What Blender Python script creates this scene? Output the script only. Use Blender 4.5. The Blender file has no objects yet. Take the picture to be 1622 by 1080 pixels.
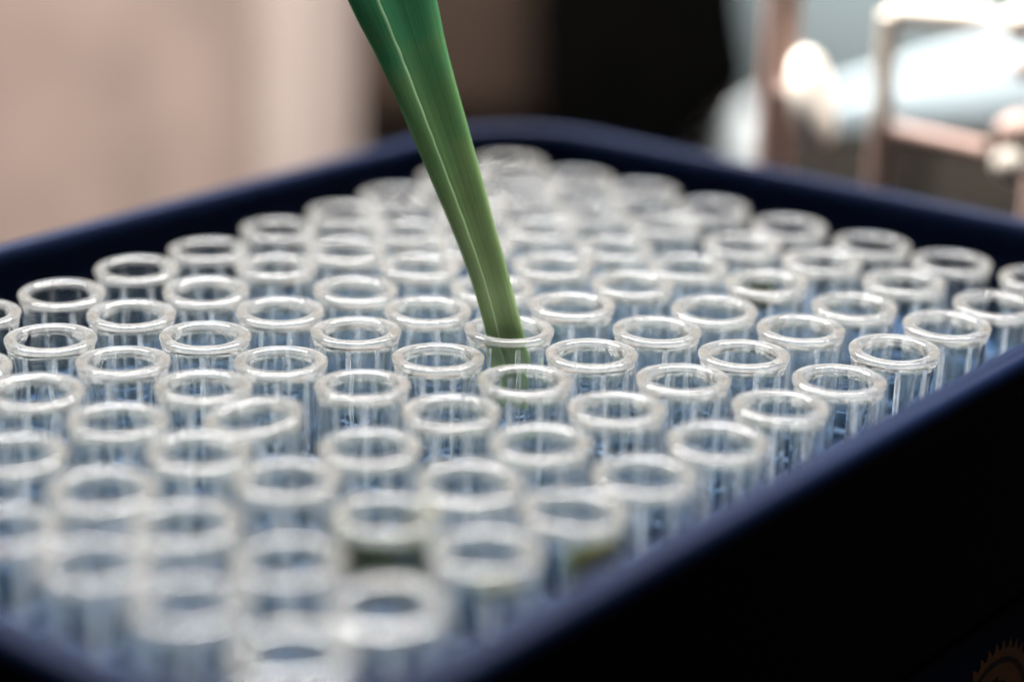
import bpy, bmesh, math, random
from mathutils import Vector, Matrix

random.seed(7)
S = 0.001                      # the layout below is written in millimetres
Z0 = 62.0                      # height of the tube mouths above the bench
sc = bpy.context.scene
COL = sc.collection

# ------------------------------------------------------------------ camera
RX = Vector((-0.78091, -0.62424, 0.022437))      # camera right
RD = Vector((-0.218627, 0.239496, -0.945962))    # camera down
RF = Vector((0.585134, -0.743617, -0.3235))      # camera forward
CP = Vector((-81.4351, 182.2188, 58.8438 + Z0))  # camera position, mm
FPX, CU, CV = 3452.25, 811.0, 540.0
cam_d = bpy.data.cameras.new("camera")
cam = bpy.data.objects.new("camera", cam_d)
COL.objects.link(cam)
M = Matrix((( RX.x, -RD.x, -RF.x, CP.x * S), (RX.y, -RD.y, -RF.y, CP.y * S), (RX.z, -RD.z, -RF.z, CP.z * S), (0, 0, 0, 1)))
cam.matrix_world = M
cam_d.sensor_width = 36.0
cam_d.lens = 36.0 * FPX / 1622.0
cam_d.clip_start = 0.005
cam_d.clip_end = 50
cam_d.dof.use_dof = True
cam_d.dof.focus_distance = 0.181
cam_d.dof.aperture_fstop = 9.2
cam_d.dof.aperture_blades = 0
sc.camera = cam

# ------------------------------------------------------------------ room light
w = bpy.data.worlds.new("World"); sc.world = w; w.use_nodes = True
bg = w.node_tree.nodes["Background"]
bg.inputs[0].default_value = (1.0, 0.93, 0.86, 1); bg.inputs[1].default_value = 0.008

def area(name, loc, target, size, power, color, size_y=None):
    d = bpy.data.lights.new(name, 'AREA'); d.energy = power; d.color = color; d.size = size * S
    if size_y: d.shape = 'RECTANGLE'; d.size_y = size_y * S
    o = bpy.data.objects.new(name, d); COL.objects.link(o)
    o.location = Vector(loc) * S
    o.rotation_euler = (Vector(target) - Vector(loc)).to_track_quat('-Z', 'Y').to_euler()
    return o

H = Vector((0.618, -0.786, 0.0))       # horizontal view direction
RK = Vector((31.5, 49.5, Z0))          # rack centre
kp = Vector((RK.x + 225, RK.y - 220, Z0 + 480))
area("ceiling_lamp", kp, kp - Vector((0, 0, 100)), 520, 38.0, (1.0, 0.975, 0.94), 520)

sc.view_settings.view_transform = 'Standard'
sc.view_settings.look = 'None'
sc.view_settings.gamma = 1.0
sc.view_settings.exposure = 0.22
sc.view_settings.use_curve_mapping = False
cy = sc.cycles
cy.max_bounces = 18; cy.transmission_bounces = 18; cy.transparent_max_bounces = 16
cy.diffuse_bounces = 2; cy.glossy_bounces = 8
cy.use_adaptive_sampling = True; cy.adaptive_threshold = 0.03; cy.adaptive_min_samples = 16
cy.sample_clamp_indirect = 6.0
cy.use_denoising = True
try: cy.denoiser = 'OPENIMAGEDENOISE'
except Exception: pass

# ------------------------------------------------------------------ helpers
def at(u, v, depth):
    """Point in the place (mm) seen at photo pixel u,v at that distance along the view."""
    return CP + RX * ((u - CU) / FPX * depth) + RD * ((v - CV) / FPX * depth) + RF * depth

def mesh(name, verts, faces, mat=None, smooth=True, sharp=None):
    me = bpy.data.meshes.new(name)
    me.from_pydata([tuple(Vector(v) * S) for v in verts], [], faces)
    me.update()
    if mat: me.materials.append(mat)
    if smooth:
        me.shade_smooth()
        if sharp is not None: me.set_sharp_from_angle(angle=math.radians(sharp))
    return me

def put(name, me, parent=None, loc=None, rot=None):
    o = bpy.data.objects.new(name, me); COL.objects.link(o)
    if parent: o.parent = parent
    if loc is not None: o.location = Vector(loc) * S
    if rot is not None: o.rotation_euler = rot
    return o

def tag(o, label=None, cat=None, group=None, kind=None):
    if label: o["label"] = label
    if cat: o["category"] = cat
    if group: o["group"] = group
    if kind: o["kind"] = kind
    return o

def empty(name, loc=(0, 0, 0)):
    o = bpy.data.objects.new(name, None); COL.objects.link(o)
    o.location = Vector(loc) * S; o.empty_display_size = 0.005
    return o

def box_mesh(name, x0, x1, y0, y1, z0, z1, mat, bevel=0.0):
    bm = bmesh.new()
    bmesh.ops.create_cube(bm, size=1.0)
    for v in bm.verts:
        v.co = Vector(((x0 + x1) / 2 + v.co.x * (x1 - x0), (y0 + y1) / 2 + v.co.y * (y1 - y0), (z0 + z1) / 2 + v.co.z * (z1 - z0))) * S
    if bevel:
        bmesh.ops.bevel(bm, geom=bm.edges[:], offset=bevel * S, segments=3, affect='EDGES', profile=0.5)
    me = bpy.data.meshes.new(name); bm.to_mesh(me); bm.free()
    me.materials.append(mat)
    me.shade_smooth(); me.set_sharp_from_angle(angle=math.radians(40))
    return me

def lathe_mesh(name, prof, n, mat, axis='Z', sharp=35, cap=True):
    """prof: list of (r, h)"""
    V, F = [], []
    for r, h in prof:
        for i in range(n):
            a = 2 * math.pi * i / n
            p = (r * math.cos(a), r * math.sin(a), h)
            V.append(p if axis == 'Z' else (p[0], p[2], p[1]))
    for j in range(len(prof) - 1):
        for i in range(n):
            k = (i + 1) % n
            F.append((j * n + i, j * n + k, (j + 1) * n + k, (j + 1) * n + i))
    if cap:
        F.append(tuple(range(n))[::-1]); F.append(tuple((len(prof) - 1) * n + i for i in range(n)))
    return mesh(name, V, F, mat, True, sharp)

def tube_path(name, pts, rads, n, mat):
    """Swept round bar along pts (mm), radius per point, capped."""
    V, F = [], []
    up = Vector((0, 0, 1))
    for i, p in enumerate(pts):
        t = (pts[min(i + 1, len(pts) - 1)] - pts[max(i - 1, 0)]).normalized()
        a = t.cross(up) if abs(t.dot(up)) < 0.95 else t.cross(Vector((1, 0, 0)))
        a.normalize(); b = t.cross(a).normalized()
        for k in range(n):
            th = 2 * math.pi * k / n
            V.append(p + (a * math.cos(th) + b * math.sin(th)) * rads[i])
    for i in range(len(pts) - 1):
        for k in range(n):
            m = (k + 1) % n
            F.append((i * n + k, i * n + m, (i + 1) * n + m, (i + 1) * n + k))
    F.append(tuple(range(n))[::-1]); F.append(tuple((len(pts) - 1) * n + k for k in range(n)))
    return mesh(name, V, F, mat, True, 50)

def rrect(x0, x1, y0, y1, rad, n=10, step=12.0):
    """Rounded rectangle: list of (point, outward normal)."""
    out = []
    for cx, cy_, a0 in ((x1 - rad, y1 - rad, 0), (x0 + rad, y1 - rad, 90), (x0 + rad, y0 + rad, 180), (x1 - rad, y0 + rad, 270)):
        for i in range(n + 1):
            a = math.radians(a0 + 90.0 * i / n)
            nrm = Vector((math.cos(a), math.sin(a), 0))
            out.append((Vector((cx, cy_, 0)) + nrm * rad, nrm))
    return out

def sweep_loop(name, loop, prof, mat, closed=True, sharp=35):
    n, m = len(loop), len(prof)
    V = [p + nr * off + Vector((0, 0, z)) for off, z in prof for p, nr in loop]
    F = []
    for j in range(m if closed else m - 1):
        j2 = (j + 1) % m
        for i in range(n):
            k = (i + 1) % n
            F.append((j * n + i, j * n + k, j2 * n + k, j2 * n + i))
    return mesh(name, V, F, mat, True, sharp)

# ------------------------------------------------------------------ materials
def newmat(name):
    m = bpy.data.materials.new(name); m.use_nodes = True
    nt = m.node_tree
    return m, nt, nt.nodes["Principled BSDF"], nt.nodes["Material Output"]

def noise_ramp(nt, scale, cols, detail=6.0, rough=0.55, stretch=None, lo=0.3, hi=0.7):
    tc = nt.nodes.new("ShaderNodeTexCoord"); mp = nt.nodes.new("ShaderNodeMapping")
    nt.links.new(tc.outputs["Object"], mp.inputs[0])
    if stretch: mp.inputs["Scale"].default_value = stretch
    nz = nt.nodes.new("ShaderNodeTexNoise"); nz.inputs["Scale"].default_value = scale
    nz.inputs["Detail"].default_value = detail; nz.inputs["Roughness"].default_value = rough
    nt.links.new(mp.outputs[0], nz.inputs["Vector"])
    rp = nt.nodes.new("ShaderNodeValToRGB")
    rp.color_ramp.elements[0].position = lo; rp.color_ramp.elements[0].color = (*cols[0], 1)
    rp.color_ramp.elements[1].position = hi; rp.color_ramp.elements[1].color = (*cols[1], 1)
    nt.links.new(nz.outputs["Fac"], rp.inputs[0])
    return nz, rp

def add_bump(nt, bs, scale, strength, dist, detail=4.0):
    tc = nt.nodes.new("ShaderNodeTexCoord")
    nz = nt.nodes.new("ShaderNodeTexNoise"); nz.inputs["Scale"].default_value = scale; nz.inputs["Detail"].default_value = detail
    nt.links.new(tc.outputs["Object"], nz.inputs["Vector"])
    bp = nt.nodes.new("ShaderNodeBump"); bp.inputs["Strength"].default_value = strength; bp.inputs["Distance"].default_value = dist
    nt.links.new(nz.outputs["Fac"], bp.inputs["Height"]); nt.links.new(bp.outputs[0], bs.inputs["Normal"])
    return bp

def solid(name, c0, c1, rough, scale=400.0, bump=0.1, bumpscale=1500.0, spec=0.5):
    m, nt, bs, out = newmat(name)
    nz, rp = noise_ramp(nt, scale, (c0, c1))
    nt.links.new(rp.outputs[0], bs.inputs["Base Color"])
    bs.inputs["Roughness"].default_value = rough
    bs.inputs["Specular IOR Level"].default_value = spec
    if bump: add_bump(nt, bs, bumpscale, bump, 0.0002)
    return m

def tube_plastic(name, haze, rough, tint):
    m, nt, bs, out = newmat(name)
    bs.inputs["Base Color"].default_value = (0.96, 0.988, 1.0, 1)  # colourless plastic tinted faintly blue to imitate bluish shade
    bs.inputs["Transmission Weight"].default_value = 1.0
    bs.inputs["IOR"].default_value = 1.49
    bs.inputs["Roughness"].default_value = rough
    df = nt.nodes.new("ShaderNodeBsdfDiffuse"); df.inputs[0].default_value = (*tint, 1)
    tr = nt.nodes.new("ShaderNodeBsdfTranslucent"); tr.inputs[0].default_value = (*tint, 1)
    mx = nt.nodes.new("ShaderNodeMixShader"); mx.inputs[0].default_value = 0.5
    nt.links.new(df.outputs[0], mx.inputs[1]); nt.links.new(tr.outputs[0], mx.inputs[2])
    mm = nt.nodes.new("ShaderNodeMixShader")
    nz, rp = noise_ramp(nt, 700.0, ((haze * 0.7,) * 3, (haze * 1.3,) * 3))
    nt.links.new(rp.outputs[0], mm.inputs[0])
    nt.links.new(bs.outputs[0], mm.inputs[1]); nt.links.new(mx.outputs[0], mm.inputs[2])
    nt.links.new(mm.outputs[0], out.inputs[0])
    return m

def leaf_mat(name, cols, vein=(18.0, 0.35), trans=0.35):
    """cols: colour stops along the blade (u of the UV map runs across, v along)."""
    m, nt, bs, out = newmat(name)
    uv = nt.nodes.new("ShaderNodeUVMap")
    sp = nt.nodes.new("ShaderNodeSeparateXYZ"); nt.links.new(uv.outputs[0], sp.inputs[0])
    rp = nt.nodes.new("ShaderNodeValToRGB"); cr = rp.color_ramp
    while len(cr.elements) < len(cols): cr.elements.new(0.5)
    for e, (p, c) in zip(cr.elements, cols): e.position = p; e.color = (*c, 1)
    nz0 = nt.nodes.new("ShaderNodeTexNoise"); nz0.inputs["Scale"].default_value = 420.0; nz0.inputs["Detail"].default_value = 5.0
    tc = nt.nodes.new("ShaderNodeTexCoord"); nt.links.new(tc.outputs["Object"], nz0.inputs["Vector"])
    ad = nt.nodes.new("ShaderNodeMath"); ad.operation = 'MULTIPLY_ADD'; ad.inputs[1].default_value = 0.30; ad.inputs[2].default_value = -0.15
    nt.links.new(nz0.outputs["Fac"], ad.inputs[0])
    ad2 = nt.nodes.new("ShaderNodeMath"); ad2.operation = 'ADD'
    nt.links.new(ad.outputs[0], ad2.inputs[0]); nt.links.new(sp.outputs[1], ad2.inputs[1])
    nt.links.new(ad2.outputs[0], rp.inputs[0])
    # fine lengthwise veins
    mp = nt.nodes.new("ShaderNodeMapping"); mp.inputs["Scale"].default_value = (90.0, 2.2, 1.0)
    nt.links.new(uv.outputs[0], mp.inputs[0])
    nz = nt.nodes.new("ShaderNodeTexNoise"); nz.inputs["Scale"].default_value = 1.0; nz.inputs["Detail"].default_value = 3.0
    nt.links.new(mp.outputs[0], nz.inputs["Vector"])
    r2 = nt.nodes.new("ShaderNodeValToRGB")
    r2.color_ramp.elements[0].position = 0.3; r2.color_ramp.elements[0].color = (0.74, 0.77, 0.70, 1)
    r2.color_ramp.elements[1].position = 0.72; r2.color_ramp.elements[1].color = (1.12, 1.1, 1.06, 1)
    nt.links.new(nz.outputs["Fac"], r2.inputs[0])
    ml = nt.nodes.new("ShaderNodeMix"); ml.data_type = 'RGBA'; ml.blend_type = 'MULTIPLY'; ml.inputs[0].default_value = 1.0
    nt.links.new(rp.outputs[0], ml.inputs[6]); nt.links.new(r2.outputs[0], ml.inputs[7])
    eg = nt.nodes.new("ShaderNodeMapRange"); eg.inputs[1].default_value = 0.012; eg.inputs[2].default_value = 0.04
    eg.inputs[3].default_value = 0.75; eg.inputs[4].default_value = 0.0
    nt.links.new(sp.outputs[0], eg.inputs[0])
    ed = nt.nodes.new("ShaderNodeMix"); ed.data_type = 'RGBA'; ed.inputs[7].default_value = (0.42, 0.60, 0.36, 1)
    nt.links.new(eg.outputs[0], ed.inputs[0]); nt.links.new(ml.outputs[2], ed.inputs[6])
    ml = ed
    nt.links.new(ml.outputs[2], bs.inputs["Base Color"])
    bs.inputs["Roughness"].default_value = 0.5
    bp = nt.nodes.new("ShaderNodeBump"); bp.inputs["Strength"].default_value = 0.35; bp.inputs["Distance"].default_value = 0.00015
    nt.links.new(nz.outputs["Fac"], bp.inputs["Height"]); nt.links.new(bp.outputs[0], bs.inputs["Normal"])
    tr = nt.nodes.new("ShaderNodeBsdfTranslucent"); nt.links.new(ml.outputs[2], tr.inputs[0])
    mx = nt.nodes.new("ShaderNodeMixShader"); mx.inputs[0].default_value = trans
    nt.links.new(bs.outputs[0], mx.inputs[1]); nt.links.new(tr.outputs[0], mx.inputs[2])
    nt.links.new(mx.outputs[0], out.inputs[0])
    return m

M_TUBE = tube_plastic("clear_polypropylene", 0.0042, 0.0, (0.32, 0.57, 0.70))  # blue light bounced off the navy rack is put into the haze tint
M_RIB = tube_plastic("clear_polypropylene_rib", 0.10, 0.0, (0.84, 0.88, 0.90))
M_LIP = tube_plastic("polypropylene_lip_glow", 0.14, 0.04, (0.90, 0.87, 0.82))  # cream haze imitates backlight shining through the clear lip
M_NECK = tube_plastic("polypropylene_neck_glow", 0.20, 0.02, (0.92, 0.92, 0.90))  # white haze imitates the refraction glow under the lip
M_NAVY = solid("navy_plastic", (0.0026, 0.0054, 0.0175), (0.0034, 0.007, 0.022), 0.5, 300.0, 0.12, 2500.0, 0.025)
M_INSERT = solid("blue_insert_plastic", (0.006, 0.024, 0.062), (0.008, 0.032, 0.080), 0.5, 300.0, 0.1, 2500.0, 0.3)
M_BADGE = solid("orange_brown_print", (0.36, 0.165, 0.06), (0.42, 0.195, 0.072), 0.6, 900.0, 0.0)
M_BADGE_DK = solid("dark_print", (0.02, 0.015, 0.015), (0.03, 0.02, 0.02), 0.6, 900.0, 0.0)
M_BENCH = solid("dark_bench", (0.004, 0.0032, 0.0026), (0.008, 0.0065, 0.005), 0.7, 30.0, 0.1, 300.0, 0.02)
M_CLOTH = solid("pink_beige_cloth", (0.066, 0.045, 0.036), (0.20, 0.142, 0.119), 0.85, 20.0, 0.3, 1200.0)
M_LIT_FOLD = solid("lit_fold_cloth", (0.20, 0.155, 0.138), (0.25, 0.198, 0.177), 0.85, 12.0, 0.3, 1200.0)  # paler copy of the cloth: a fold's lit band put into the colour
M_BROWN = solid("brown_leatherette", (0.07, 0.045, 0.033), (0.10, 0.065, 0.048), 0.6, 25.0, 0.2, 700.0)
M_BLACK = solid("black_plastic", (0.0008, 0.0008, 0.0008), (0.0014, 0.0013, 0.0012), 0.9, 60.0, 0.0, 700.0, 0.0)
M_PALE = solid("pale_blue_plastic", (0.29, 0.35, 0.38), (0.34, 0.40, 0.43), 0.5, 30.0, 0.05, 500.0)
M_TEAL = solid("grey_teal_panel", (0.06, 0.079, 0.084), (0.076, 0.096, 0.102), 0.6, 20.0, 0.05, 500.0)
M_WHITE = solid("white_paper", (0.72, 0.78, 0.80), (0.78, 0.83, 0.85), 0.6, 30.0, 0.05, 500.0)
M_DKBROWN = solid("dark_brown_board", (0.004, 0.0034, 0.0026), (0.008, 0.0065, 0.005), 0.9, 20.0, 0.05, 500.0, 0.0)
M_PINK = solid("pink_painted_metal", (0.42, 0.285, 0.245), (0.48, 0.33, 0.285), 0.85, 60.0, 0.05, 500.0)
M_CREAM = solid("cream_plastic", (0.74, 0.67, 0.59), (0.84, 0.76, 0.67), 0.85, 60.0, 0.05, 500.0, 0.1)
M_LEAF = leaf_mat("green_blade", [(0.0, (0.30, 0.41, 0.20)), (0.12, (0.31, 0.43, 0.22)), (0.28, (0.24, 0.37, 0.16)), (0.44, (0.15, 0.34, 0.14)), (0.57, (0.07, 0.33, 0.16)), (1.0, (0.045, 0.27, 0.14))], trans=0.42)
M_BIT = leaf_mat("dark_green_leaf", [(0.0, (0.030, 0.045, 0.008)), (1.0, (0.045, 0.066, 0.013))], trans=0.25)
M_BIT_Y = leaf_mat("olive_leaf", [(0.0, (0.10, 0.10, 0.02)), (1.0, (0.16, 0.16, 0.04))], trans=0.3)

# ------------------------------------------------------------------ bench
me = box_mesh("bench", -1500, 1500, -1500, 1200, -30, 0, M_BENCH)
tag(put("bench_top", me), kind="structure")

# ------------------------------------------------------------------ rack
rack = empty("tube_rack", (31.4, 49.1, 0))
tag(rack, "navy blue plastic box rack with raised rim holding the clear tubes", "rack")
RX0, RX1, RY0, RY1 = -11.8, 74.0, -12.9, 111.6
off = Vector((-31.4, -49.1, 0))
loop = [(p + off, n) for p, n in rrect(RX0, RX1, RY0, RY1, 14.5, 16)]
zr = Z0
wall_prof = [(-0.45, zr - 0.6), (-0.5, zr - 2), (-0.45, zr - 20.3), (-0.43, zr - 20.5), (-0.18, zr - 20.6), (-0.12, zr - 20.7),
             (-0.5, 2.0), (-1.0, 1.0), (-3.0, 1.0), (-2.7, zr - 12), (-2.15, zr - 2), (-2.05, zr - 0.6)]
put("wall", sweep_loop("rack_wall", loop, wall_prof, M_NAVY), rack)
rim_prof = [(-0.12, zr - 1.0), (0.0, zr - 0.7), (0.02, zr + 0.5), (-0.1, zr + 1.2), (-0.35, zr + 1.65), (-0.7, zr + 1.82), (-0.95, zr + 1.8), (-1.15, zr + 1.84),
            (-1.5, zr + 2.0), (-2.0, zr + 1.95), (-2.4, zr + 1.65), (-2.62, zr + 1.1), (-2.66, zr + 0.2), (-2.5, zr - 1.0)]
put("rim", sweep_loop("rack_rim", loop, rim_prof, M_NAVY, True, 50), rack)
bl = [p - n * 2.6 for p, n in loop]
nb = len(bl)
put("base", mesh("rack_base", [p + Vector((0, 0, 1.3)) for p in bl] + [p + Vector((0, 0, 2.6)) for p in bl],
                 [tuple(range(nb))[::-1], tuple(range(nb, 2 * nb))] + [(i, (i + 1) % nb, nb + (i + 1) % nb, nb + i) for i in range(nb)], M_NAVY, False), rack)
# the lattice that holds the tubes: bars between the cells and wider border strips
zt = Z0 - 9.6
bar_y = box_mesh("bar_y", -0.6, 0.6, -54.0, 54.0, zt - 5, zt, M_INSERT, 0.2)
bar_x = box_mesh("bar_x", -36.0, 36.0, -0.6, 0.6, zt - 4.8, zt - 0.15, M_INSERT, 0.2)
for i in range(8 - 1): put("bar", bar_y, rack, (4.5 + 9 * i - 31.4, 49.5 - 49.1, 0))
for j in range(12 - 1): put("bar", bar_x, rack, (31.5 - 31.4, 4.5 + 9 * j - 49.1, 0))
for x0, x1 in ((RX0 + 2.45, -3.9), (66.9, RX1 - 2.45)):
    put("border_strip", box_mesh("border_y", x0 - 31.4, x1 - 31.4, RY0 - 49.1 + 9.2, RY1 - 49.1 - 9.2, zt - 5.2, zt + 0.1, M_INSERT, 0.2), rack)
for y0, y1 in ((RY0 + 2.45, -3.9), (102.9, RY1 - 2.45)):
    put("border_strip", box_mesh("border_x", -34.0, 34.0, y0 - 49.1, y1 - 49.1, zt - 5.1, zt - 0.05, M_INSERT, 0.2), rack)

# badge printed on the outer wall (x = RX0 side)
def badge():
    bx = RX0 - 31.4 + 0.13
    cy_, cz = 27.0 - 49.1, Z0 - 32.3
    def disc(name, pts, x, thick, mat, parent):
        n = len(pts)
        V = [(x, cy_ + a, cz + b) for a, b in pts] + [(x - thick, cy_ + a, cz + b) for a, b in pts]
        F = [tuple(range(n)), tuple(range(2 * n - 1, n - 1, -1))] + [(i, n + i, n + (i + 1) % n, (i + 1) % n) for i in range(n)]
        o = put(name, mesh(name, V, F, mat, False), parent)
        return o
    pts = []
    T = 40
    for i in range(T):
        for da, r in ((0.0, 8.9), (0.16, 8.75), (0.5, 8.0), (0.85, 8.1)):
            a = 2 * math.pi * (i + da) / T
            pts.append((r * math.cos(a), r * math.sin(a)))
    b = disc("badge", pts, bx, 0.12, M_BADGE, rack)
    b["label"] = "orange brown serrated round emblem on the dark outer wall"
    # dark ring and letter strokes, thin raised print
    n = 64; V = []; F = []
    for i in range(n):
        a = 2 * math.pi * i / n
        for r, x in ((6.75, bx - 0.12), (7.3, bx - 0.12), (7.3, bx - 0.16), (6.75, bx - 0.16)):
            V.append((x, cy_ + r * math.cos(a), cz + r * math.sin(a)))
    for i in range(n):
        k = (i + 1) % n
        for q in range(4): F.append((4 * i + q, 4 * i + (q + 1) % 4, 4 * k + (q + 1) % 4, 4 * k + q))
    put("ring", mesh("ring", V, F, M_BADGE_DK, False), b)
    st = bmesh.new()
    for (a0, b0, a1, b1, wd) in ((3.9, 1.2, 3.9, 4.6, .5), (2.6, 1.2, 2.6, 5.2, .5), (3.3, 5.1, 1.2, 5.1, .45), (0.9, 1.4, 0.9, 5.3, .5), (1.5, 5.3, -1.0, 5.3, .45),
                                 (-0.6, 1.2, -0.6, 4.9, .5), (-0.6, 4.9, -2.2, 4.5, .45), (-0.6, 3.2, -2.2, 3.2, .45), (-2.2, 3.2, -2.2, 4.5, .45)):
        dx, dz = a1 - a0, b1 - b0; L = math.hypot(dx, dz); nx, nz = -dz / L * wd / 2, dx / L * wd / 2
        q = [(a0 + nx, b0 + nz), (a1 + nx, b1 + nz), (a1 - nx, b1 - nz), (a0 - nx, b0 - nz)]
        f0 = [st.verts.new(Vector((bx - 0.12, cy_ + a, cz + c)) * S) for a, c in q]
        f1 = [st.verts.new(Vector((bx - 0.16, cy_ + a, cz + c)) * S) for a, c in q]
        st.faces.new(f1); st.faces.new(f0[::-1])
        for i in range(4): st.faces.new((f0[i], f0[(i + 1) % 4], f1[(i + 1) % 4], f1[i]))
    me = bpy.data.meshes.new("lettering"); st.to_mesh(me); st.free(); me.materials.append(M_BADGE_DK)
    put("lettering", me, b)
badge()

# ------------------------------------------------------------------ tubes
NR = 8
angs = []                      # (angle, rib flag 0 base 1 crown 2 none)
for k in range(NR):
    c = 2 * math.pi * k / NR
    angs += [(c - 0.075, 0), (c - 0.035, 1), (c + 0.035, 1), (c + 0.075, 0)]
    gap = 2 * math.pi / NR - 0.15
    angs += [(c + 0.075 + gap * i / 7.0, 2) for i in range(1, 7)]
NA = len(angs)
RIBH = 0.24
lip_prof = [(2.83, -0.26), (2.82, -0.16), (2.83, -0.06), (2.88, -0.015), (2.98, 0.0), (3.62, 0.0), (3.73, -0.02), (3.79, -0.08), (3.80, -0.16), (3.79, -0.24)]
neck_out = [(3.79, -0.24), (3.76, -0.36), (3.71, -0.52)]
neck_in = [(2.83, -0.26), (2.84, -0.38), (2.86, -0.54)]
out_prof = [(3.71, -0.52), (3.62, -0.85), (3.56, -1.25), (3.53, -2.4), (3.46, -9.0), (3.30, -20.0), (3.05, -33.0), (2.6, -37.0), (1.7, -39.2), (0.6, -40.0)]
in_prof = [(2.86, -0.54), (2.96, -0.85), (3.04, -1.25), (3.06, -1.8), (3.02, -9.0), (2.86, -20.0), (2.6, -32.5), (2.0, -36.4), (0.9, -38.4), (0.3, -38.8)]
rib_h = [0.0, 0.0, 0.6, 1.0, 1.0, 1.0, 1.0, 0.6, 0.0, 0.0]

def ring_pts(r, z, ribf=0.0):
    o = []
    for a, fl in angs:
        rr = r - (RIBH * ribf if fl == 1 else 0.0)
        o.append((rr * math.cos(a), rr * math.sin(a), z))
    return o

def tube_meshes():
    V, F = [], []
    for r, z in lip_prof: V += ring_pts(r, z)
    for j in range(len(lip_prof) - 1):
        for i in range(NA):
            k = (i + 1) % NA
            F.append((j * NA + i, (j + 1) * NA + i, (j + 1) * NA + k, j * NA + k))
    lip = mesh("tube_lip", V, F, M_LIP, True, 40)
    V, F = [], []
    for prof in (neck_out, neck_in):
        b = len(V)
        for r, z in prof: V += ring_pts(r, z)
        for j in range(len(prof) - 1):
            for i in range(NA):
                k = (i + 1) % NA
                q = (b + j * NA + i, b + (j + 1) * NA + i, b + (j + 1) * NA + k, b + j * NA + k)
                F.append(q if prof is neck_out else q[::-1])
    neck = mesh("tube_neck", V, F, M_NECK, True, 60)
    V, F = [], []
    for r, z in out_prof: V += ring_pts(r, z)
    no = len(out_prof)
    for (r, z), h in zip(in_prof, rib_h): V += ring_pts(r, z, h)
    for j in range(no - 1):
        for i in range(NA):
            k = (i + 1) % NA
            F.append((j * NA + i, (j + 1) * NA + i, (j + 1) * NA + k, j * NA + k))
    F.append(tuple((no - 1) * NA + i for i in range(NA))[::-1])
    b0 = no * NA
    ribV, ribF, idx = [], [], {}
    for j in range(len(in_prof) - 1):
        ribrow = 1 <= j <= 7
        for i in range(NA):
            k = (i + 1) % NA
            q = (b0 + j * NA + i, b0 + j * NA + k, b0 + (j + 1) * NA + k, b0 + (j + 1) * NA + i)
            isrib = ribrow and angs[i][1] in (0, 1) and angs[k][1] in (0, 1)
            if not isrib: F.append(q)
            elif i < 3:
                f = []
                for v in q:
                    if v not in idx: idx[v] = len(ribV); ribV.append(V[v])
                    f.append(idx[v])
                ribF.append(tuple(f))
    F.append(tuple(b0 + (len(in_prof) - 1) * NA + i for i in range(NA)))
    body = mesh("tube_body", V, F, M_TUBE, True, 30)
    rib = mesh("tube_rib", ribV, ribF, M_RIB, True, 30)
    return lip, neck, body, rib

LIP, NECK, BODY, RIB = tube_meshes()
ORD = ["first", "second", "third", "fourth", "fifth", "sixth", "seventh", "eighth", "ninth", "tenth", "eleventh", "last"]
ROWN = ["row along the right rim", "second row from right rim", "third row from right rim", "fourth row from right rim",
        "fifth row from right rim", "sixth row from right rim", "seventh row from right rim", "row along the far left wall"]
# how far each mouth sits off its cell centre, mm (jostled tubes)
OFFS = {(0, 1): (-0.34, 0.19), (0, 2): (-0.22, 0.24), (0, 3): (-0.15, 0.3), (0, 4): (-0.01, 0.0), (0, 5): (0.24, -0.48), (0, 6): (-0.46, 0.33), (0, 7): (0.06, 0.03), (0, 8): (0.01, -0.61),
        (0, 9): (-0.05, 0.06), (0, 10): (-0.19, 0.72), (1, 2): (-0.07, 0.22), (1, 3): (0.05, 0.1), (1, 4): (0.22, -0.17), (1, 5): (0.23, -0.28), (1, 6): (0.21, -0.18), (1, 7): (0.25, 0.26),
        (1, 8): (-0.57, 0.52), (1, 9): (0.23, -0.54), (2, 3): (-0.32, 0.5), (2, 4): (0.05, -0.21), (2, 5): (0.15, 0.04), (2, 6): (0.15, -0.13), (2, 7): (0.09, 0.06), (2, 8): (0.29, -0.01),
        (2, 9): (0.13, -0.22), (3, 4): (0.2, -0.24), (3, 5): (0.05, -0.26), (3, 6): (0.38, -0.34), (3, 7): (0.49, -0.28), (3, 9): (-0.39, 0.17), (4, 5): (-0.07, 0.0), (4, 6): (0.25, -0.1),
        (4, 7): (0.24, -0.08), (4, 8): (0.02, -0.25), (4, 9): (-0.09, -0.39), (5, 6): (-0.11, 0.12), (5, 7): (-0.05, -0.03), (5, 8): (0.34, -0.32), (5, 9): (-0.28, 0.21), (6, 6): (-0.42, 0.62),
        (6, 7): (-0.15, 0.13), (6, 8): (-0.03, -0.12), (7, 6): (-0.09, 0.35), (7, 7): (-0.29, 0.29), (3, 8): (1.5, 1.75)}
SPECIAL = {(3, 5): "clear plastic tube that the long green leaf blade is pushed into",
           (3, 8): "tilted clear plastic tube leaning left beside a dark gap in the rack",
           (1, 9): "blurred clear tube in the foreground holding a dark green leaf roll"}
TUBE_MW = {}
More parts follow.
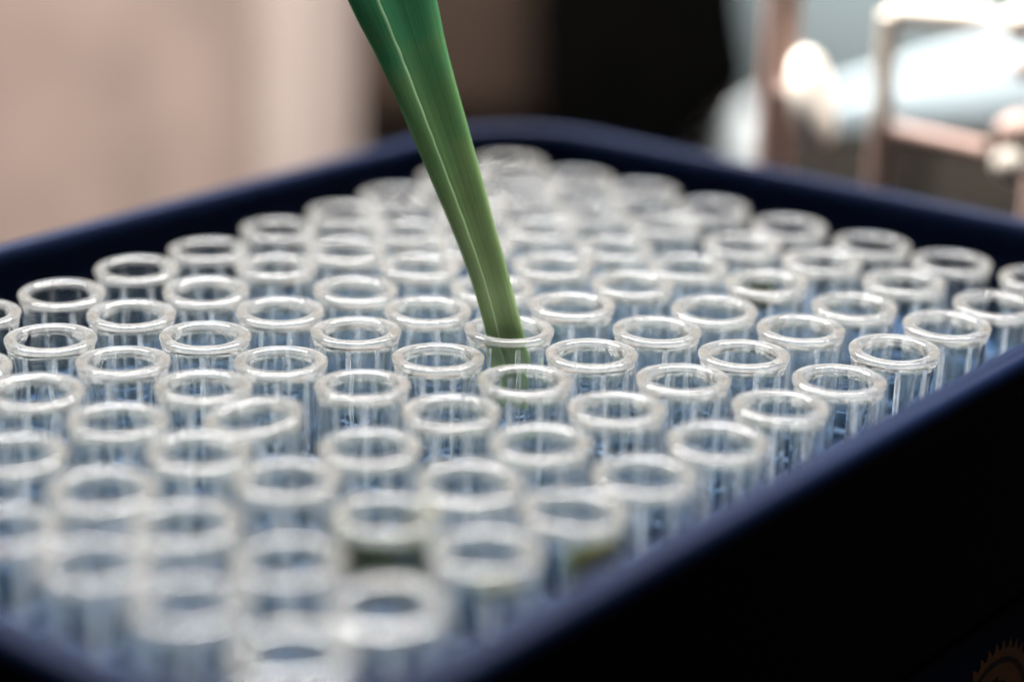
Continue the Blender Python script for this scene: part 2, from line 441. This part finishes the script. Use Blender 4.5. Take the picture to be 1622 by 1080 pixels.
def tube(c, r):
    ox, oy = OFFS.get((c, r), (random.uniform(-.4, .4), random.uniform(-.4, .4)))
    top = Vector((9.0 * c + ox, 9.0 * r + oy, Z0 + random.uniform(-0.22, 0.18)))
    piv = Vector((9.0 * c + ox * 0.35, 9.0 * r + oy * 0.35, Z0 - 12.0))
    ax = (top - piv).normalized()
    rz = random.uniform(0, 2 * math.pi)
    mw = Matrix.Translation(top * S) @ ax.to_track_quat('Z', 'Y').to_matrix().to_4x4() @ Matrix.Rotation(rz, 4, 'Z')
    base = Matrix.Translation(Vector((0, 0, -40.0)) * S)
    root = bpy.data.objects.new("sample_tube", None); COL.objects.link(root)
    root.empty_display_size = 0.004
    root.matrix_world = mw @ base
    lab = SPECIAL.get((c, r)) or "clear ribbed tube, %s from the far end in the %s" % (ORD[r], ROWN[c])
    tag(root, lab, "tube", "clear tubes standing in the rack")
    up = Vector((0, 0, 40.0))
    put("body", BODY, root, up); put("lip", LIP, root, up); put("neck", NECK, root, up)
    for k in range(NR): put("rib", RIB, root, up, (0, 0, 2 * math.pi * k / NR))
    TUBE_MW[(c, r)] = mw

for r in range(12):
    for c in range(8):
        tube(c, r)

# ------------------------------------------------------------------ the long leaf pushed into a tube
def uvmap(me, uvs):
    l = me.uv_layers.new(name="UVMap")
    for lp in me.loops: l.data[lp.index].uv = uvs[lp.vertex_index]

def smooth_interp(xs, ys, x):
    for i in range(len(xs) - 1):
        if x <= xs[i + 1] or i == len(xs) - 2:
            t = (x - xs[i]) / (xs[i + 1] - xs[i])
            y0, y1 = ys[i], ys[i + 1]
            m0 = (ys[i + 1] - ys[i - 1]) / (xs[i + 1] - xs[i - 1]) if i > 0 else (y1 - y0) / (xs[i + 1] - xs[i])
            m1 = (ys[i + 2] - ys[i]) / (xs[i + 2] - xs[i]) if i + 2 < len(xs) else (y1 - y0) / (xs[i + 1] - xs[i])
            h = xs[i + 1] - xs[i]
            return ((2*t**3 - 3*t**2 + 1) * y0 + (t**3 - 2*t**2 + t) * h * m0 + (-2*t**3 + 3*t**2) * y1 + (t**3 - t**2) * h * m1)

def leaf_blade():
    # stations: (photo row, centre column, width px) on the blade's own plane, then down into the tube
    st = [(-420, 470, 150), (-280, 522, 168), (-150, 571, 158), (0, 623.5, 130), (100, 659, 101), (225, 703, 82), (360, 750, 62), (440, 776, 55), (522, 798, 53)]
    P = [at(u, v, 184.2) for v, u, wd in st]
    W = [wd * 184.2 / FPX for v, u, wd in st]
    P += [Vector((26.75, 44.9, Z0 - 2.4)), Vector((26.6, 45.0, Z0 - 4.8))]
    W += [2.95, 2.9]
    L = [0.0]
    for i in range(1, len(P)): L.append(L[-1] + (P[i] - P[i - 1]).length)
    n = 70
    cross = [(-0.16, 0.150), (-0.22, 0.155), (-0.30, 0.150), (-0.40, 0.115), (-0.47, 0.06), (-0.5, 0.0), (-0.47, -0.06), (-0.36, -0.13), (-0.15, -0.18), (0.1, -0.19), (0.3, -0.16), (0.43, -0.10),
             (0.49, -0.03), (0.5, 0.02), (0.475, 0.07), (0.41, 0.10), (0.30, 0.085), (0.15, 0.03), (0.0, -0.005), (-0.12, 0.0), (-0.24, 0.01), (-0.34, 0.02)]
    V, F, UV = [], [], []
    nc = len(cross)
    rnd = random.Random(3)
    ph = [rnd.uniform(0, 6.28) for _ in range(6)]
    for i in range(n + 1):
        s = L[-1] * i / n
        p = Vector([smooth_interp(L, [q[a] for q in P], s) for a in range(3)])
        p2 = Vector([smooth_interp(L, [q[a] for q in P], min(s + 0.2, L[-1])) for a in range(3)])
        p1 = Vector([smooth_interp(L, [q[a] for q in P], max(s - 0.2, 0.0)) for a in range(3)])
        t = (p2 - p1).normalized()
        wd = smooth_interp(L, W, s)
        right = (RX - t * RX.dot(t)).normalized()
        nrm = right.cross(t).normalized()
        if nrm.dot(RF) > 0: nrm = -nrm
        for k, (a, b) in enumerate(cross):
            j = 0.0
            if k == 0: j = 0.008 * math.sin(s * 5.1 + ph[0]) + 0.006 * math.sin(s * 11.7 + ph[1])
            bb = b * (1.0 + 0.10 * math.sin(s * 0.55 + ph[2] + a * 3))
            V.append(p + right * (a + j) * wd + nrm * bb * wd)
            UV.append((k / (nc - 1.0), 1.0 - i / float(n)))
    for i in range(n):
        for k in range(nc - 1):
            F.append((i * nc + k, i * nc + k + 1, (i + 1) * nc + k + 1, (i + 1) * nc + k))
    me = mesh("leaf_blade", V, F, M_LEAF, True)
    uvmap(me, UV)
    root = put("green_leaf", me)
    md = root.modifiers.new("thickness", 'SOLIDIFY'); md.thickness = 0.00036; md.offset = 0.0
    md2 = root.modifiers.new("smooth", 'SUBSURF'); md2.levels = 1; md2.render_levels = 2
    tag(root, "long green rolled leaf blade pushed down into a clear tube", "leaf")
leaf_blade()

# ------------------------------------------------------------------ leaf pieces inside tubes
def leaf_piece(c, r, z, a0, arc, h, rad, mat, label, tilt=0.0, world=True):
    mw = TUBE_MW.get((c, r))
    n, m = 16, 5
    V, F, UV = [], [], []
    rnd = random.Random(c * 31 + r)
    for j in range(m + 1):
        for i in range(n + 1):
            t = i / n
            a = a0 + arc * t
            zz = z - h * j / m * (0.85 + 0.25 * math.sin(t * 5 + r)) + tilt * (t - 0.5) + rnd.uniform(-0.06, 0.06)
            rr = rad * (0.90 + 0.08 * math.sin(t * 7 + j * 0.4))
            V.append((rr * math.cos(a), rr * math.sin(a), zz)); UV.append((t, j / m))
    for j in range(m):
        for i in range(n):
            F.append((j * (n + 1) + i, j * (n + 1) + i + 1, (j + 1) * (n + 1) + i + 1, (j + 1) * (n + 1) + i))
    me = mesh("leaf_piece", V, F, mat, True); uvmap(me, UV)
    o = put("leaf_piece", me)
    # stand upright in the tube, oriented in the world, not with the tube's own turn
    o.location = mw.translation; 
    ax = (mw.to_3x3() @ Vector((0, 0, 1))).normalized()
    o.rotation_euler = ax.to_track_quat('Z', 'Y').to_euler()
    md = o.modifiers.new("thickness", 'SOLIDIFY'); md.thickness = 0.00025; md.offset = -1
    tag(o, label, "leaf", "leaf pieces inside the tubes")
    return o
aC = math.atan2(CP.y - 50, CP.x - 20)      # direction towards the viewer, in plan
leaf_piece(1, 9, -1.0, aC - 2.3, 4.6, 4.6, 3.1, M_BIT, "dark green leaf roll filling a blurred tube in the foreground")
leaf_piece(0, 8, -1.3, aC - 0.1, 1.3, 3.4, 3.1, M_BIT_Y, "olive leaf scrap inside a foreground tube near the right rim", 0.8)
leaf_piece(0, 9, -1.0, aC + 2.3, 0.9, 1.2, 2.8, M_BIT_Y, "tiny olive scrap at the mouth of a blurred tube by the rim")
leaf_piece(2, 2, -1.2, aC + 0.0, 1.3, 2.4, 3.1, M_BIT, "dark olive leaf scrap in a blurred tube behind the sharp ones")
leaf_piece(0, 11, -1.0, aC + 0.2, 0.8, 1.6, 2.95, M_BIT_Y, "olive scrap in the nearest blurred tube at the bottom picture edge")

# ------------------------------------------------------------------ things behind the rack
def prism(name, pix, depth, thick, mat, parent=None, bevel=1.0):
    """A solid plate: its face outline at that distance, going back by thick mm."""
    bm = bmesh.new()
    front = [bm.verts.new(at(u, v, depth) * S) for u, v in pix]
    back = [bm.verts.new((at(u, v, depth) + RF * thick) * S) for u, v in pix]
    n = len(pix)
    bm.faces.new(front); bm.faces.new(back[::-1])
    for i in range(n): bm.faces.new((front[i], back[i], back[(i + 1) % n], front[(i + 1) % n]))
    bmesh.ops.recalc_face_normals(bm, faces=bm.faces[:])
    bmesh.ops.bevel(bm, geom=bm.edges[:], offset=bevel * S, segments=3, affect='EDGES', profile=0.5)
    me = bpy.data.meshes.new(name); bm.to_mesh(me); bm.free(); me.materials.append(mat)
    me.shade_smooth(); me.set_sharp_from_angle(angle=math.radians(40))
    return put(name, me, parent)

def to_bench(u, depth):
    """Row of the photo where that column at that distance meets the bench."""
    d0 = at(u, 0, depth); d1 = at(u, 1000, depth)
    return 1000.0 * d0.z / (d0.z - d1.z)

# hanging cloth on the left, with broad soft folds and a lit fold painted paler at the right
def cloth():
    d = 395.0
    vb = to_bench(200, d)
    root = empty("hanging_cloth", (0, 0, 0))
    for nm, u0, u1, mat in (("cloth", -520, 415, M_CLOTH), ("lit_fold", 415.5, 548, M_LIT_FOLD)):
        nx, nz = 110, 16
        V, F = [], []
        for j in range(nz + 1):
            for i in range(nx + 1):
                u = u0 + (u1 - u0) * i / nx
                v = -260 + (vb + 250) * j / nz
                x = u + 0.35 * v
                f = 3.5 * math.sin(x / 150.0 + 0.9) + 1.5 * math.sin(x / 61.0 - v / 200.0)
                e = max(0.0, (u - 415) / 133.0)
                p = at(u, v, d) + RF * (f * (1 - e) - 7 * math.sin(e * math.pi) + 10 * e * e)
                p.z = max(p.z, 0.5)
                V.append(p)
        for j in range(nz):
            for i in range(nx):
                F.append((j * (nx + 1) + i, j * (nx + 1) + i + 1, (j + 1) * (nx + 1) + i + 1, (j + 1) * (nx + 1) + i))
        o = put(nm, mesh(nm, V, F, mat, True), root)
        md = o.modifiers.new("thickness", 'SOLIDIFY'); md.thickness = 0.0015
    tag(root, "out of focus pink beige cloth hanging behind the rack on the left", "cloth")
cloth()

# brown padded case and black upright block behind the rack
vb = to_bench(700, 500)
o = tag(put("brown_case", box_mesh("brown_case", -32, 32, -20, 20, 0, 190, M_BROWN, 12.0)), "blurred brown padded case standing behind the green leaf blade", "case")
q = at(705, vb, 520); o.location = Vector((q.x, q.y, 0.3)) * S; o.rotation_euler = (0, 0, math.atan2(RX.y, RX.x))
vb = to_bench(1000, 440)
tag(prism("black_block", [(848, -330), (1175, -330), (1185, 20), (1205, 130), (1092, 236), (1080, vb - 2), (848, vb - 2)], 440, 45, M_BLACK, None, 3.0), "blurred black upright block with a slanted lower corner", "block")
# grey teal back panel, pale tray and white wedge
vb = to_bench(1400, 520)
gp = empty("grey_panel", (0, 0, 0))
prism("panel", [(1120, -300), (2100, -300), (2100, 182), (1120, 182)], 560, 6, M_TEAL, gp, 1.0)
prism("plinth", [(1120, 183), (2100, 183), (2100, to_bench(1600, 548) - 2), (1120, to_bench(1600, 548) - 2)], 548, 22, M_DKBROWN, gp, 1.0)
tag(gp, "blurred grey teal panel standing at the back right", "panel")
tr_ = empty("pale_tray", (0, 0, 0))
prism("tray_body", [(1235, 172), (1400, 118), (1660, 40), (1800, 20), (1800, 185), (1640, 190), (1420, 198), (1300, 206)], 430, 14, M_PALE, tr_, 2.0)
for lu in (1450, 1740):
    a_ = at(lu, 191, 437); put("leg", tube_path("tray_leg", [Vector((a_.x, a_.y, 0.2)), Vector((a_.x, a_.y, a_.z * .5)), a_], [2.2] * 3, 14, M_BLACK), tr_)
tag(tr_, "blurred pale blue tray tilted behind the thin frame", "tray")
tag(prism("white_wedge", [(1075, 262), (1130, 205), (1215, 150), (1225, to_bench(1150, 470) - 2), (1075, to_bench(1150, 470) - 2)], 470, 20, M_WHITE, None, 2.0), "blurred bright white wedge beside the black block", "wedge")

# pink post with a cream knob
st = empty("knob_stand", (0, 0, 0))
d = 250.0
b = at(1232, 130, d); st.location = Vector((b.x, b.y, 0)) * S
tag(st, "blurred pink post with a cream oval knob on its side", "stand")
top = at(1232, -460, d)
def local(p, root): return Vector(p) - Vector(root.location) / S
tl = local(top, st); tl.x = tl.y = 0
put("post", tube_path("post", [Vector((0, 0, 0)), Vector((0, 0, tl.z * 0.5)), Vector((0, 0, tl.z))], [2.1, 2.1, 2.1], 20, M_PINK), st)
put("foot", lathe_mesh("foot", [(8, 0.2), (8, 3), (7, 4), (4, 5)], 32, M_PINK), st)
k = put("knob", lathe_mesh("knob", [(1.6, -1.5), (4.2, -1.45), (5.4, -0.95), (5.9, 0), (5.4, 0.95), (4.2, 1.45), (1.6, 1.5)], 40, M_CREAM), st)
kc = local(at(1287, 160, 242), st); k.location = kc * S
ax = (-RF * 0.42 + RX * 0.9 - RD * 0.12).normalized()
k.rotation_euler = ax.to_track_quat('Z', 'Y').to_euler()
put("stem", tube_path("stem", [Vector((0, 0, kc.z)), kc], [1.2, 1.2], 12, M_PINK), st)

# thin frame of round bar
fr = empty("wire_frame", (0, 0, 0))
d = 245.0
b = at(1402, 120, d); fr.location = Vector((b.x, b.y, 0)) * S
tag(fr, "blurred cream bent rod frame standing behind the right wall", "frame")
c0 = local(at(1402, 16, d), fr); mid = local(at(1402, 195, d), fr)
rod = 1.18
c0.x = c0.y = 0; mid.x = mid.y = 0
put("upper_post", tube_path("upper_post", [mid + Vector((0, 0, 0.02)), mid.lerp(c0, 0.5), c0], [rod] * 3, 18, M_CREAM), fr)
put("lower_post", tube_path("lower_post", [Vector((0, 0, 0)), mid * 0.5, mid - Vector((0, 0, 0.02))], [rod * 1.02] * 3, 18, M_PINK), fr)
e1 = local(at(1572, 32, d), fr); put("upper_arm", tube_path("upper_arm", [c0 + Vector((0, 0, 0)), c0.lerp(e1, .5), e1], [rod * .95] * 3, 18, M_CREAM), fr)
s2 = local(at(1404, 212, d), fr); s2.x = s2.y = 0
e2 = local(at(1560, 240, d), fr); put("lower_arm", tube_path("lower_arm", [s2, s2.lerp(e2, .5), e2], [rod * .9] * 3, 18, M_PINK), fr)
put("foot", lathe_mesh("foot", [(8, 0.2), (8, 2.5), (7, 3.5), (2, 4)], 32, M_PINK), fr)

# post with three peach pegs at the right edge
pg = empty("peg_stand", (0, 0, 0))
b = at(1668, 150, 250); pg.location = Vector((b.x, b.y, 0)) * S
tag(pg, "blurred peach pegs on a post at the right picture edge", "stand")
tz = local(at(1668, -160, 250), pg).z
put("post", tube_path("post", [Vector((0, 0, 0)), Vector((0, 0, tz * .5)), Vector((0, 0, tz))], [2.0] * 3, 18, M_PINK), pg)
put("foot", lathe_mesh("foot", [(8, 0.2), (8, 2.5), (7, 3.5), (3, 4)], 32, M_PINK), pg)
for (u, v, rr, m_) in ((1612, 40, 2.1, M_CREAM), (1618, 108, 1.4, M_CREAM), (1603, 214, 2.1, M_PINK), (1598, 262, 1.9, M_CREAM)):
    e = local(at(u, v, 242), pg)
    s_ = Vector((0, 0, e.z))
    put("peg", tube_path("peg", [s_, s_.lerp(e, .6), s_.lerp(e, .75), e, e + (e - s_).normalized() * rr * .5], [rr * .5, rr * .5, rr, rr, rr * .55], 18, m_), pg)
